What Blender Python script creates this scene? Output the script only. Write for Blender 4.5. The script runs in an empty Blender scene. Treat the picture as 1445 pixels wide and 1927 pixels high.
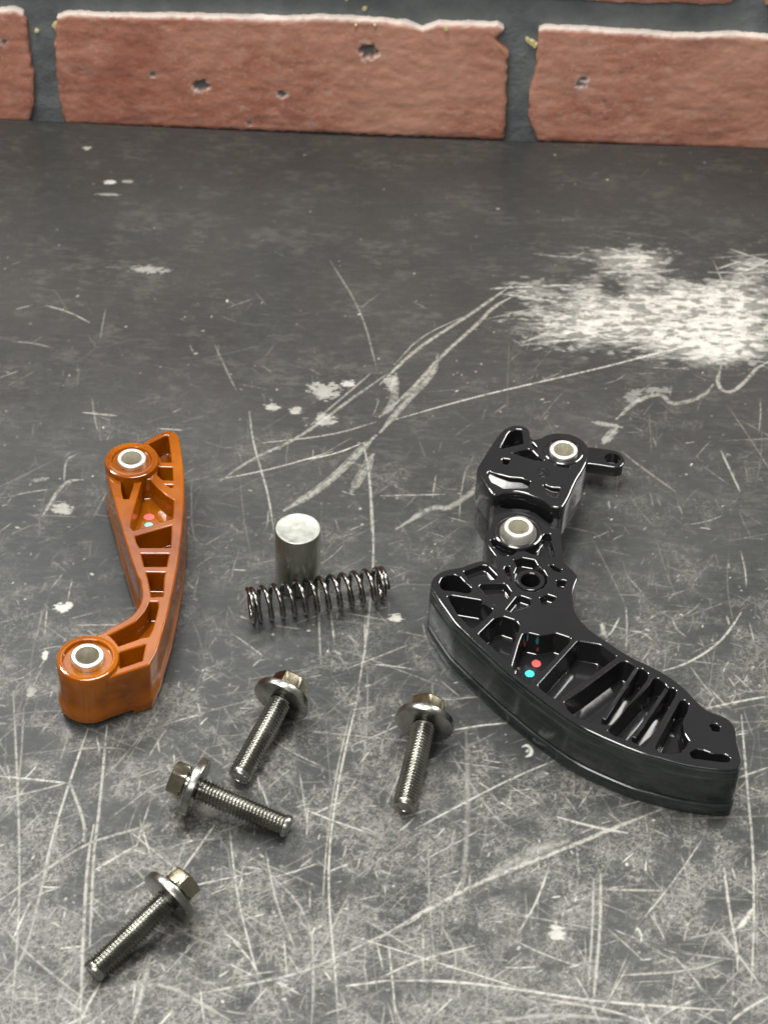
import bpy, bmesh, math, random
import numpy as np
from mathutils import Vector, Matrix, noise as mnoise
from mathutils.geometry import tessellate_polygon

random.seed(7); np.random.seed(7)
SC = bpy.context.scene
COL = SC.collection
S = 0.001                      # geometry below is written in millimetres

# ------------------------------------------------------------------ camera
F, TH, RO, DIST = 4200.0, math.radians(43.0), 0.041, 840.0
W0, H0 = 1445.0, 1927.0
CAM = Vector((0, -DIST*math.cos(TH), DIST*math.sin(TH)))
FWD = Vector((0, math.cos(TH), -math.sin(TH)))
R0 = Vector((1, 0, 0)); U0 = R0.cross(FWD)
RC = R0*math.cos(RO) + U0*math.sin(RO)
UC = -R0*math.sin(RO) + U0*math.cos(RO)
cd = bpy.data.cameras.new('camera'); cam = bpy.data.objects.new('camera', cd); COL.objects.link(cam)
cam.matrix_world = Matrix(((RC.x, UC.x, -FWD.x, CAM.x*S), (RC.y, UC.y, -FWD.y, CAM.y*S),
                           (RC.z, UC.z, -FWD.z, CAM.z*S), (0, 0, 0, 1)))
cd.sensor_fit = 'VERTICAL'; cd.sensor_height = 36; cd.lens = F/H0*36
cd.clip_start = 0.01; cd.clip_end = 100
cd.dof.use_dof = True; cd.dof.focus_distance = 0.80; cd.dof.aperture_fstop = 22
SC.camera = cam

# ------------------------------------------------------------------ world and lamps
SC.view_settings.view_transform = 'Standard'; SC.view_settings.look = 'None'
SC.view_settings.exposure = 0.30; SC.view_settings.gamma = 1
wd = bpy.data.worlds.new('World'); SC.world = wd; wd.use_nodes = True
bg = wd.node_tree.nodes['Background']
bg.inputs[0].default_value = (0.84, 0.83, 0.80, 1); bg.inputs[1].default_value = 0.21

def lamp(name, loc, target, sx, sy, power, col=(1, .98, .93), along=None):
    l = bpy.data.lights.new(name, 'AREA'); l.shape = 'RECTANGLE'
    l.size = sx*S; l.size_y = sy*S; l.energy = power; l.color = col
    o = bpy.data.objects.new(name, l); COL.objects.link(o)
    o.location = Vector(loc)*S
    d = (Vector(target)-Vector(loc)).normalized()
    o.rotation_euler = d.to_track_quat('-Z', 'Y').to_euler()
    if along:
        z = -d; x = Vector(along); x = (x-z*x.dot(z)).normalized(); y = z.cross(x)
        o.rotation_euler = Matrix(((x.x, y.x, z.x), (x.y, y.y, z.y), (x.z, y.z, z.z))).to_euler()
    return o
lamp('ceiling_or_fill_lamp', (-90, 80, 1500), (0, 0, 0), 1150, 330, 22, (1, .985, .945))
lamp('ceiling_or_fill_lamp', (-250, -950, 1150), (0, 100, 0), 1000, 420, 7.5, (1, .985, .95))  # unseen front fill, added behind the camera to brighten upright faces
lamp('ceiling_or_fill_lamp', (1150, 880, 1450), (0, 0, 0), 950, 280, 16, (1, .985, .95), along=(.53, .85, 0))
lamp('ceiling_or_fill_lamp', (-750, 620, 1350), (0, 0, 0), 420, 240, 12, (1, .985, .945))
lamp('ceiling_or_fill_lamp', (-420, 1500, 1750), (-100, 0, 0), 520, 380, 1.2, (.96, .98, 1))

# ------------------------------------------------------------------ helpers
def ray(u, v):
    x, y = u-W0/2, v-H0/2
    c, s = math.cos(RO), math.sin(RO)
    xp, yp = x*c + y*s, -x*s + y*c
    return FWD*F + R0*xp - U0*yp
def P(u, v, z=0.0):
    """a photographed point lying at height z over the bench, in mm"""
    d = ray(u, v); t = (z-CAM.z)/d.z
    q = CAM + d*t
    return (q.x, q.y)
def PT(tile, pts, z):
    x0, y0, s = tile
    return [P(x0+a/s, y0+b/s, z) for a, b in pts]

def link(name, me, mat=None, parent=None, smooth=True):
    o = bpy.data.objects.new(name, me); COL.objects.link(o)
    if mat is not None and not me.materials: me.materials.append(mat)
    if parent is not None: o.parent = parent
    return o
def bm_obj(name, bm, mat, parent=None, sharp=38):
    bmesh.ops.recalc_face_normals(bm, faces=bm.faces)
    for f in bm.faces: f.smooth = True
    for e in bm.edges:
        if len(e.link_faces) == 2 and e.calc_face_angle(0) > math.radians(sharp): e.smooth = False
    bmesh.ops.scale(bm, vec=(S, S, S), verts=bm.verts)
    me = bpy.data.meshes.new(name); bm.to_mesh(me); bm.free()
    return link(name, me, mat, parent)
def empty(name, loc, label, cat, group=None):
    o = bpy.data.objects.new(name, None); COL.objects.link(o)
    o.location = Vector(loc)*S; o.empty_display_size = 0.01
    o['label'] = label; o['category'] = cat
    if group: o['group'] = group
    return o

def area(l):
    return 0.5*sum(l[i][0]*l[(i+1) % len(l)][1]-l[(i+1) % len(l)][0]*l[i][1] for i in range(len(l)))
def ccw(l): return l if area(l) > 0 else l[::-1]
def chaikin(l, n=2, q=0.25):
    for _ in range(n):
        o = []
        for i in range(len(l)):
            a, b = l[i], l[(i+1) % len(l)]
            o.append((a[0]*(1-q)+b[0]*q, a[1]*(1-q)+b[1]*q)); o.append((a[0]*q+b[0]*(1-q), a[1]*q+b[1]*(1-q)))
        l = o
    return l
def round_corners(l, r, n=3):
    """round every corner with radius about r"""
    out = []
    m = len(l)
    for i in range(m):
        a, b, c = Vector(l[i-1]), Vector(l[i]), Vector(l[(i+1) % m])
        d1, d2 = (a-b), (c-b)
        t = min(r, d1.length*0.45, d2.length*0.45)
        p, q = b+d1.normalized()*t, b+d2.normalized()*t
        for k in range(n+1):
            s = k/n
            w = p*(1-s)**2 + b*2*s*(1-s) + q*s*s
            out.append((w.x, w.y))
    return out
def dedupe(l, eps=0.02):
    o = []
    for p in l:
        if not o or math.dist(p, o[-1]) > eps: o.append(p)
    if math.dist(o[0], o[-1]) < eps: o.pop()
    return o
def offset(l, d):
    """inset (d>0) a counter-clockwise loop"""
    m = len(l); out = []
    for i in range(m):
        a, b, c = Vector(l[i-1]), Vector(l[i]), Vector(l[(i+1) % m])
        e1, e2 = (b-a).normalized(), (c-b).normalized()
        n1, n2 = Vector((-e1.y, e1.x)), Vector((-e2.y, e2.x))
        n = n1+n2
        if n.length < 1e-6: n = n1
        n.normalize()
        k = d/max(0.5, n.dot(n1))
        out.append((b.x+n.x*k, b.y+n.y*k))
    return out
def circle(c, r, n=40, a0=0):
    return [(c[0]+r*math.cos(a0+2*math.pi*i/n), c[1]+r*math.sin(a0+2*math.pi*i/n)) for i in range(n)]
def ring(bm, l, z):
    if callable(z): return [bm.verts.new((p[0], p[1], z(p))) for p in l]
    return [bm.verts.new((p[0], p[1], z)) for p in l]
def bridge(bm, a, b):
    n = len(a)
    for i in range(n): bm.faces.new((a[i], a[(i+1) % n], b[(i+1) % n], b[i]))
def fill(bm, rings):
    loops = [[v.co.copy() for v in r] for r in rings]
    flat = [v for r in rings for v in r]
    tl = [[Vector((c.x, c.y, 0)) for c in l] for l in loops]
    fs = []
    for t in tessellate_polygon(tl):
        try: fs.append(bm.faces.new([flat[i] for i in t]))
        except ValueError: pass
    return fs
def sharp_ring(bm, r):
    n = len(r)
    for i in range(n):
        e = bm.edges.get((r[i], r[(i+1) % n]))
        if e: e.smooth = False

def plate(name, outline, top, base, pockets, holes, mat, parent, bev=0.4, prof=None, draft=0.2, grow=0.0):
    """moulded block: outline with a rounded rim, pockets (loop, depth or floor function, radius), through holes"""
    bm = bmesh.new(); sharps = []
    out = ccw(dedupe(outline))
    def arc(b): return [(b*(1-x), b*y) for x, y in ((0, 0), (.35, .14), (.68, .275), (.9, .55), (1, 1))]
    rings = [ring(bm, offset(out, o), top-z) for o, z in arc(bev)]
    for o, z in (prof or []): rings.append(ring(bm, offset(out, -o), z))
    rings.append(ring(bm, offset(out, -(prof[-1][0] if prof else 0)), base))
    for a, b in zip(rings, rings[1:]): bridge(bm, a, b)
    tops, bots = [rings[0]], [rings[-1]]; sharps.append(rings[0])
    for pi, pk in enumerate(pockets):
        loop, dep = pk[0], pk[1]; r = pk[2] if len(pk) > 2 else 0.8
        l = ccw(dedupe(round_corners(dedupe(loop), r, 4), 0.03))
        b = bev*.85*(pk[3] if len(pk) > 3 else 1)
        gw = grow if (pi < 12 or not grow) else .12
        if gw: l = offset(l, -gw)
        rr = [ring(bm, offset(l, b*x), top-b*y) for x, y in ((0, 0), (.38, .15), (.74, .3), (.93, .6), (1, 1.1))]
        fz = dep if callable(dep) else (lambda p, q=top-dep: q)
        fl = 0.35
        dd = draft if not callable(dep) else 0.05
        rr.append(ring(bm, offset(l, b+dd), lambda p: fz(p)+fl))
        rr.append(ring(bm, offset(l, b+dd+fl*0.3), lambda p: fz(p)+fl*0.3))
        rr.append(ring(bm, offset(l, b+dd+fl), fz))
        for a, c in zip(rr, rr[1:]): bridge(bm, a, c)
        fh = []
        for hl in (pk[4] if len(pk) > 4 else []):
            h1 = ring(bm, ccw(hl), top-dep); h2 = ring(bm, ccw(hl), base); bridge(bm, h1, h2); fh.append(h1); bots.append(h2)
        fill(bm, [rr[-1]]+fh); tops.append(rr[0]); sharps += [rr[0], rr[-1]]
    for l in holes:
        l = ccw(l)
        rr = [ring(bm, l, top), ring(bm, offset(l, 0.0), base)]
        bridge(bm, rr[0], rr[1]); tops.append(rr[0]); bots.append(rr[-1]); sharps.append(rr[0])
    fill(bm, tops); fill(bm, bots)
    bmesh.ops.recalc_face_normals(bm, faces=bm.faces)
    for f in bm.faces: f.smooth = True
    for e in bm.edges:
        if len(e.link_faces) == 2 and e.calc_face_angle(0) > math.radians(40): e.smooth = False
    for r in sharps: sharp_ring(bm, r)
    bmesh.ops.scale(bm, vec=(S, S, S), verts=bm.verts)
    me = bpy.data.meshes.new(name); bm.to_mesh(me); bm.free()
    return link(name, me, mat, parent)

def lathe(name, c, prof, mat, parent, n=64, sharp=30, closed=False):
    """profile [(r,z)...] turned about the vertical through c"""
    bm = bmesh.new()
    rs = [ring(bm, circle(c, max(r, 1e-4), n), z) for r, z in prof]
    for a, b in zip(rs, rs[1:]): bridge(bm, a, b)
    if closed: bridge(bm, rs[-1], rs[0])
    else:
        if prof[0][0] < 0.01: pass
    return bm_obj(name, bm, mat, parent, sharp)

# ------------------------------------------------------------------ materials
def mat(name):
    m = bpy.data.materials.new(name); m.use_nodes = True
    nt = m.node_tree; b = nt.nodes['Principled BSDF']
    return m, nt, b
def N(nt, t, **k):
    n = nt.nodes.new(t)
    for a, v in k.items():
        if a.startswith('i_'):
            key = a[2:]
            n.inputs[int(key) if key.isdigit() else key.replace('_', ' ')].default_value = v
        else: setattr(n, a, v)
    return n
def texco(nt, scale=(1, 1, 1), kind='Object'):
    tc = N(nt, 'ShaderNodeTexCoord'); mp = N(nt, 'ShaderNodeMapping')
    mp.inputs['Scale'].default_value = scale
    nt.links.new(tc.outputs[kind], mp.inputs[0]); return mp.outputs[0]
def noise(nt, vec, scale, detail=4, rough=.55, dist=0):
    n = N(nt, 'ShaderNodeTexNoise', i_Scale=scale, i_Detail=detail, i_Roughness=rough, i_Distortion=dist)
    nt.links.new(vec, n.inputs['Vector']); return n.outputs[0]
def ramp(nt, fac, stops):
    r = N(nt, 'ShaderNodeValToRGB'); cr = r.color_ramp
    while len(cr.elements) > len(stops): cr.elements.remove(cr.elements[-1])
    while len(cr.elements) < len(stops): cr.elements.new(0.5)
    for e, (p, c) in zip(cr.elements, stops):
        e.position = p; e.color = (c, c, c, 1) if not hasattr(c, '__len__') else (*c[:3], 1)
    nt.links.new(fac, r.inputs[0]); return r.outputs[0]
def mixc(nt, fac, a, b, typ='MIX'):
    m = N(nt, 'ShaderNodeMix', data_type='RGBA', blend_type=typ)
    for sock, v in ((m.inputs[0], fac), (m.inputs[6], a), (m.inputs[7], b)):
        if hasattr(v, 'is_output') or isinstance(v, bpy.types.NodeSocket): nt.links.new(v, sock)
        elif hasattr(v, '__len__'): sock.default_value = (*v[:3], 1)
        else: sock.default_value = v
    return m.outputs[2]
def math_(nt, op, a, b=0.0, clamp=False):
    m = N(nt, 'ShaderNodeMath', operation=op, use_clamp=clamp)
    for sock, v in ((m.inputs[0], a), (m.inputs[1], b)):
        if isinstance(v, bpy.types.NodeSocket): nt.links.new(v, sock)
        else: sock.default_value = v
    return m.outputs[0]
def bump(nt, h, dist, strength, bsdf):
    b = N(nt, 'ShaderNodeBump'); b.inputs['Strength'].default_value = strength
    b.inputs['Distance'].default_value = dist
    nt.links.new(h, b.inputs['Height']); nt.links.new(b.outputs[0], bsdf.inputs['Normal'])

def mk_black(name, base, r0, r1, sc=220):
    m, nt, b = mat(name)
    v = texco(nt)
    n1 = noise(nt, v, sc, 4); n2 = noise(nt, v, 60, 3)
    nt.links.new(mixc(nt, n2, base, tuple(x*1.6 for x in base)), b.inputs['Base Color'])
    nt.links.new(ramp(nt, n1, [(.35, r0), (.7, r1)]), b.inputs['Roughness'])
    bump(nt, noise(nt, v, 90, 2), .0004, .12, b)
    b.inputs['Specular IOR Level'].default_value = .6; b.inputs['Coat Weight'].default_value = .35; b.inputs['Coat Roughness'].default_value = .05
    return m
M_BLACK = mk_black('glossy black moulded plastic', (.010, .010, .011), .07, .14)
# rubbed black wear face with fine lines along its length
M_SHOE, nt, b = mat('rubbed black wear face')
v = texco(nt, (1, 1, 6)); n1 = noise(nt, v, 70, 5, .6); n2 = noise(nt, texco(nt, (1, 1, 30)), 60, 4, .6)
nt.links.new(mixc(nt, ramp(nt, n1, [(.4, 0), (.75, 1)]), (.014, .018, .018), (.040, .047, .045)), b.inputs['Base Color'])
nt.links.new(ramp(nt, n1, [(.3, .13), (.7, .28)]), b.inputs['Roughness']); bump(nt, n2, .0002, .15, b)

M_AMBER, nt, b = mat('caramel translucent moulded plastic')
v = texco(nt); n1 = ramp(nt, noise(nt, v, 38, 3), [(.35, 0), (.65, 1)])
nt.links.new(mixc(nt, n1, (.19, .044, .001), (.34, .098, .002)), b.inputs['Base Color'])
b.inputs['Subsurface Weight'].default_value = .6
b.inputs['Subsurface Radius'].default_value = (1.0, .35, .06); b.inputs['Subsurface Scale'].default_value = .003; b.inputs['Specular IOR Level'].default_value = .6
nt.links.new(ramp(nt, noise(nt, v, 160, 4), [(.3, .05), (.75, .13)]), b.inputs['Roughness'])
bump(nt, noise(nt, v, 120, 3), .0003, .07, b)

def mk_metal(name, c0, c1, r0, r1, sc=(1, 1, 1), s=260, bmp=.15):
    m, nt, b = mat(name); v = texco(nt, sc); n1 = noise(nt, v, s, 5, .6); n2 = noise(nt, texco(nt), 110, 3)
    oi = N(nt, 'ShaderNodeObjectInfo'); n3 = noise(nt, texco(nt), 45, 4, .7)
    cc_ = mixc(nt, ramp(nt, n2, [(.35, 0), (.7, 1)]), c0, c1)
    cc_ = mixc(nt, math_(nt, 'MULTIPLY', ramp(nt, n3, [(.52, 0), (.68, .55)]), oi.outputs['Random']), cc_, tuple(x*k for x, k in zip(c0, (.55, .45, .35))))
    nt.links.new(cc_, b.inputs['Base Color'])
    b.inputs['Metallic'].default_value = 1
    nt.links.new(ramp(nt, n1, [(.3, r0), (.7, r1)]), b.inputs['Roughness']); bump(nt, n1, .0002, bmp, b)
    return m
M_BUSH = mk_metal('bright steel bushing', (.95, .93, .85), (.82, .80, .72), .36, .52)
M_CYL = mk_metal('ground dark steel', (.30, .31, .27), (.42, .43, .38), .36, .5, (1, 1, .15), 300)
M_CYLT = mk_metal('bright turned steel end', (.60, .62, .57), (.47, .49, .44), .35, .5)
M_SPRING = mk_metal('dark spring wire', (.17, .165, .155), (.30, .29, .27), .14, .26)
M_THREAD = mk_metal('blackened steel thread', (.26, .26, .24), (.42, .42, .385), .2, .3, (1, 1, 1), 260, .03)
M_WASH = mk_metal('worn zinc washer', (.22, .22, .20), (.44, .44, .40), .2, .38)
M_HEAD = mk_metal('bronze tinted bolt head', (.28, .25, .18), (.43, .39, .29), .14, .28)
def flat(name, c, r=.5):
    m, nt, b = mat(name); v = texco(nt)
    nt.links.new(mixc(nt, noise(nt, v, 900, 3), tuple(x*.75 for x in c), c), b.inputs['Base Color'])
    b.inputs['Roughness'].default_value = r; return m
M_RED = flat('red ink dot', (.90, .10, .09)); M_CYAN = flat('cyan ink dot', (.05, .80, .78))
M_PINK = flat('faded red ink dot', (.85, .16, .13)); M_SKY = flat('pale blue ink dot', (.30, .72, .74))

# ------------------------------------------------------------------ bench
def vnoise(h, w, cy, cx, oct=4, pers=.55, seed=0):
    rs = np.random.RandomState(seed); out = np.zeros((h, w), np.float32); amp = 1; tot = 0
    for o in range(oct):
        gy, gx = max(2, int(h/cy)+2), max(2, int(w/cx)+2)
        g = rs.rand(gy+1, gx+1).astype(np.float32)
        yy = np.linspace(0, gy-1.001, h); xx = np.linspace(0, gx-1.001, w)
        iy, ix = yy.astype(int), xx.astype(int)
        fy, fx = (yy-iy)[:, None], (xx-ix)[None, :]
        fy = fy*fy*(3-2*fy); fx = fx*fx*(3-2*fx)
        a = g[np.ix_(iy, ix)]; b_ = g[np.ix_(iy, ix+1)]; c = g[np.ix_(iy+1, ix)]; d = g[np.ix_(iy+1, ix+1)]
        out += amp*((a*(1-fx)+b_*fx)*(1-fy)+(c*(1-fx)+d*fx)*fy); tot += amp
        amp *= pers; cy /= 2; cx /= 2
    return out/tot
def sstep(x, a, b):
    t = np.clip((x-a)/(b-a), 0, 1); return t*t*(3-2*t)

GX0, GX1 = P(0, 1927)[0]-25, 0
x_left = min(P(0, v)[0] for v in (226, 1927)); x_right = max(P(1445, v)[0] for v in (280, 1927))
y_front = min(P(0, 1927)[1], P(1445, 1927)[1]); y_back = max(P(u, v)[1] for u, v in ((0, 224), (1445, 279), (722, 259)))
CELL = 0.30
gx = np.arange(x_left-6, x_right+6, CELL); gy = np.arange(y_front-6, y_back, CELL)
NX, NY = len(gx), len(gy)
WEAR = np.zeros((NY, NX), np.float32); CHALK = np.zeros((NY, NX), np.float32)
def dens(v):   # how worn the bench is, by the distance from its front
    return float(np.interp(v, [200, 480, 700, 950, 1200, 1500, 1927], [.02, .05, .16, .34, .5, .78, 1.0]))
YROW = gy
vrow = np.array([0.0]*NY)
for j in range(NY):   # photographed row of each bench line, to place the wear
    q = Vector((0, float(gy[j]), 0))-CAM; vrow[j] = H0/2-F*q.dot(U0)/q.dot(FWD)
DROW = np.interp(vrow, [200, 480, 700, 950, 1200, 1500, 1927], [.02, .05, .16, .34, .5, .78, 1.0]).astype(np.float32)
BREAK = vnoise(NY, NX, 4.2, 4.2, 4, .72, 3)
def stroke(pts, w, inten, arr=None, tile=None, rough=.45, px=True, taper=True):
    arr = WEAR if arr is None else arr
    if tile: pts = [(tile[0]+a/tile[2], tile[1]+b/tile[2]) for a, b in pts]
    q = [P(a, b) for a, b in pts] if px else pts
    if len(q) > 2:   # soften the polyline
        for _ in range(2):
            o = [q[0]]
            for a, b in zip(q, q[1:]):
                o += [(a[0]*.75+b[0]*.25, a[1]*.75+b[1]*.25), (a[0]*.25+b[0]*.75, a[1]*.25+b[1]*.75)]
            q = o+[q[-1]]
    tot = sum(math.dist(a, b) for a, b in zip(q, q[1:])) or 1; run = 0
    for a, b in zip(q, q[1:]):
        L = math.dist(a, b)
        if L < 1e-6: continue
        m = w*1.5+CELL
        i0 = max(0, int((min(a[0], b[0])-m-gx[0])/CELL)); i1 = min(NX, int((max(a[0], b[0])+m-gx[0])/CELL)+2)
        j0 = max(0, int((min(a[1], b[1])-m-gy[0])/CELL)); j1 = min(NY, int((max(a[1], b[1])+m-gy[0])/CELL)+2)
        if i1 <= i0 or j1 <= j0: run += L; continue
        X = gx[None, i0:i1]-a[0]; Y = gy[j0:j1, None]-a[1]
        dx, dy = (b[0]-a[0])/L, (b[1]-a[1])/L
        t = np.clip(X*dx+Y*dy, 0, L); d = np.hypot(X-t*dx, Y-t*dy)
        s = (run+t)/tot
        ww = w*(np.clip(np.minimum(s, 1-s)*6, .35, 1) if taper else 1)
        k = np.clip(1.0-(d-ww*.5)/(CELL*.9), 0, 1)*np.clip(ww/CELL*1.3, 0, 1)
        br = sstep(BREAK[j0:j1, i0:i1], rough-.14, rough+.10)
        k = k*inten*(.35+.65*br)
        arr[j0:j1, i0:i1] = np.maximum(arr[j0:j1, i0:i1], k)
        run += L
def blob(u, v, ru, rv, inten, arr=None, edge=.35, seed=0, rot=0):
    arr = WEAR if arr is None else arr
    c = P(u, v); rx = ru/5.0; ry = rv/3.5
    X = gx[None, :]-c[0]; Y = gy[:, None]-c[1]
    cr, sr = math.cos(rot), math.sin(rot)
    X, Y = X*cr+Y*sr, -X*sr+Y*cr
    m = 1-np.hypot(X/rx, Y/ry)+(BLN-.5)*1.7
    np.maximum(arr, inten*sstep(m, 0, edge), out=arr)
BLN = vnoise(NY, NX, 3.4, 7, 4, .7, 11)

T3, T4, T5, T6, T2 = (0, 400, 1.98), (715, 400, 1.98), (0, 1300, 1.98), (715, 1300, 1.98), (1060, 1140, 4.014)
# the marks that stand out, each where it lies on the bench
big = [
 ([(1340, 0), (1290, 200), (1250, 400), (1225, 600), (1225, 800), (1245, 1000), (1262, 1241)], .7, .75, T5),
 ([(1310, 60), (1265, 250), (1235, 420), (1210, 640), (1200, 860)], .5, .5, T5),
 ([(855, 500), (880, 750), (930, 950), (975, 1120)], .55, .75, T5), ([(990, 600), (1030, 800), (1110, 980)], .5, .6, T5),
 ([(50, 0), (65, 300), (75, 600), (70, 900), (40, 1241)], .8, .55, T5), ([(90, 60), (80, 260), (60, 420)], .6, .4, T5),
 ([(400, 130), (370, 450), (350, 600), (335, 950)], 1.1, .6, T5), ([(350, 500), (325, 640), (308, 980), (300, 1241)], 1.2, .65, T5),
 ([(330, 140), (260, 340), (200, 530), (160, 700)], .9, .7, T5), ([(0, 318), (130, 330), (260, 345)], .8, .95, T5),
 ([(0, 405), (150, 370), (260, 340)], .7, .6, T5), ([(260, 340), (320, 500), (310, 560)], 1.2, .6, T5),
 ([(0, 780), (150, 680), (320, 570), (420, 540), (560, 500)], 1.2, .55, T5), ([(350, 670), (510, 575)], 1.0, .75, T5),
 ([(680, 670), (800, 500)], .8, .75, T5), ([(300, 1230), (340, 1150), (375, 1090)], 1.0, .8, T5),
 ([(495, 1241), (535, 1100), (560, 990)], 1.6, .6, T5), ([(0, 860), (80, 960), (250, 1100), (330, 1160)], .9, .5, T5),
 ([(440, 1100), (620, 1090), (760, 1170), (860, 1230)], 1.3, .5, T5), ([(560, 800), (720, 930), (940, 980)], .7, .4, T5),
 ([(0, 1100), (90, 1000), (150, 760), (190, 600)], 1.0, .45, T5), ([(730, 1130), (1000, 1080), (1160, 1040), (1445, 900)], 1.1, .6, T5),
 ([(1090, 1100), (1200, 960), (1300, 760)], .9, .45, T5), ([(960, 640), (1160, 830), (1170, 1100), (1160, 1241)], .9, .5, T5),
 ([(1290, 1100), (1445, 1080)], .9, .9, T5),
 ([(280, 145), (380, 128), (470, 120)], .7, 1.0, T6), ([(130, 515), (290, 430), (480, 330), (660, 255)], .75, .75, T6),
 ([(0, 920), (200, 800), (400, 700), (660, 600), (850, 520), (1050, 440)], 1.4, .75, T6),
 ([(400, 690), (560, 600), (700, 560)], 4.0, .4, T6), ([(660, 470), (780, 505), (920, 530)], 1.2, .85, T6),
 ([(1345, 90), (1370, 400), (1390, 600), (1392, 900), (1380, 1100)], .9, .7, T6), ([(1215, 65), (1330, 40), (1445, 20)], .9, .75, T6),
 ([(1330, 325), (1445, 285)], .8, .6, T6), ([(0, 1070), (150, 1000), (350, 950)], .9, .75, T6),
 ([(0, 1080), (250, 1080), (500, 1110), (780, 1155), (1100, 1180), (1280, 1190)], 1.1, .85, T6),
 ([(820, 680), (822, 850), (805, 1040), (790, 1200)], 1.2, .65, T6), ([(795, 700), (790, 900), (775, 1100)], .9, .55, T6),
 ([(840, 740), (1040, 745)], 1.0, .6, T6), ([(1280, 660), (1300, 820), (1330, 970), (1330, 1040)], 1.0, .75, T6),
 ([(1390, 810), (1350, 870), (1325, 890)], 1.6, .95, T6), ([(1250, 880), (1330, 980), (1410, 1090)], .9, .6, T6),
 ([(1280, 1000), (1160, 1045), (900, 1060)], 1.0, .55, T6), ([(320, 150), (330, 480), (300, 800)], 1.6, .32, T6),
 ([(560, 1241), (540, 1180), (780, 1155)], 1.0, .45, T6), ([(380, 1241), (640, 1200), (900, 1230)], 1.4, .5, T6),
 ([(1000, 1241), (860, 1190), (620, 1150)], 1.0, .7, T6), ([(500, 520), (420, 470), (260, 230)], .7, .4, T6),
 ([(410, 820), (600, 850), (860, 900)], .6, .45, T6), ([(1445, 1140), (1340, 1200), (1300, 1241)], 1.1, .8, T6),
 ([(220, 860), (300, 1000), (230, 1180)], .8, .4, T6), ([(950, 900), (960, 880), (975, 920), (968, 940)], .6, .9, T6),
 ([(0, 640), (130, 510), (320, 390), (420, 320), (490, 270)], 1.5, .55, T4), ([(60, 560), (150, 460), (330, 380)], .8, .4, T4),
 ([(0, 760), (120, 660), (220, 540), (370, 410), (420, 350), (540, 290)], 1.6, .55, T4),
 ([(0, 820), (100, 700), (200, 600), (215, 530)], 2.6, .5, T4), ([(60, 600), (50, 720), (0, 760)], 3.0, .4, T4),
 ([(60, 770), (340, 690), (600, 630), (860, 570), (1080, 510), (1445, 435)], 1.0, .8, T4),
 ([(380, 400), (600, 350), (720, 340)], .8, .3, T4), ([(1270, 570), (1250, 640), (1300, 680), (1370, 620), (1400, 580), (1445, 555)], 1.6, .55, T4),
 ([(880, 770), (950, 700), (1050, 670), (1080, 720), (1200, 690), (1240, 640)], 2.0, .42, T4),
 ([(790, 780), (900, 800)], 2.4, .5, T4), ([(880, 800), (830, 860)], 3.4, .5, T4),
 ([(500, 900), (440, 960), (260, 1110), (200, 1090), (60, 1180)], 2.4, .45, T4), ([(0, 1055), (240, 1050)], .8, .5, T4),
 ([(1270, 890), (1340, 1040)], .9, .6, T4), ([(900, 890), (960, 940), (1100, 1040)], .8, .35, T4),
 ([(960, 370), (1030, 480)], .7, .5, T4), ([(1240, 180), (1290, 290), (1410, 420)], .7, .5, T4),
 ([(1400, 830), (1330, 900), (1250, 980), (1160, 1050), (1060, 1110)], 3.2, .5, T3), ([(1390, 900), (1310, 1040)], 3.6, .42, T3),
 ([(1445, 600), (1300, 700), (1100, 850), (950, 910), (820, 1000)], 1.3, .45, T3),
 ([(1360, 855), (1250, 900), (1110, 925)], .6, 1.0, T3), ([(810, 995), (1000, 960), (1240, 890)], .8, .6, T3),
 ([(930, 740), (940, 840), (970, 950), (1000, 1050), (1020, 1180)], .8, .6, T3), ([(960, 860), (1240, 830), (1400, 780)], .9, .5, T3),
 ([(1230, 180), (1350, 370), (1405, 590)], .7, .35, T3), ([(1355, 860), (1380, 1000), (1385, 1188)], 1.0, .6, T3),
 ([(170, 345), (260, 370), (335, 410)], .9, .5, T3), ([(60, 360), (120, 345)], .8, .4, T3), ([(50, 480), (120, 485), (200, 505)], .9, .3, T3),
 ([(310, 745), (435, 757)], .9, .6, T3), ([(0, 615), (70, 590)], .8, .3, T3), ([(590, 805), (685, 810)], .7, .6, T3),
 ([(800, 490), (850, 600), (880, 660)], .8, .3, T3), ([(160, 1130), (240, 1000), (310, 995)], 1.4, .5, T3), ([(240, 1000), (245, 920), (290, 900)], .8, .4, T3),
 ([(120, 1000), (180, 990)], 2.0, .4, T3), ([(1380, 600), (1240, 720), (1160, 790)], 1.2, .4, T3),
 ([(750, 490), (900, 450), (1100, 340), (1230, 220), (1340, 50)], 1.0, .7, T2), ([(290, 130), (300, 210), (320, 235)], 1.6, .6, T2),
 ([(420, 90), (370, 190), (320, 240)], .8, .6, T2), ([(470, 10), (480, 160), (470, 330)], .8, .4, T2), ([(820, 90), (850, 180), (920, 230)], .8, .4, T2),
 ([(520, 190), (600, 200), (670, 260)], .9, .5, T2), ([(1280, 510), (1440, 660)], .6, .45, T2), ([(1230, 80), (1250, 140)], .8, .5, T2),
 ([(570, 1010), (600, 1090), (600, 1170), (604, 1250)], .7, .45, (0, 0, 1)), ([(697, 900), (705, 1050), (690, 1200), (672, 1310)], .8, .55, (0, 0, 1)),
 ([(130, 1165), (190, 1150)], .6, .3, (0, 0, 1)), ([(360, 900), (362, 1040), (430, 1000)], .6, .25, (0, 0, 1)),
]
for pts, w, inten, tile in big:
    inten *= .82
    if w < 1.3: stroke(pts, w*.55, inten, tile=tile, rough=.44)
    else: stroke(pts, w*.95, inten*.8, tile=tile, rough=.52); stroke(pts, w*.35, inten, tile=tile, rough=.45)
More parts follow.
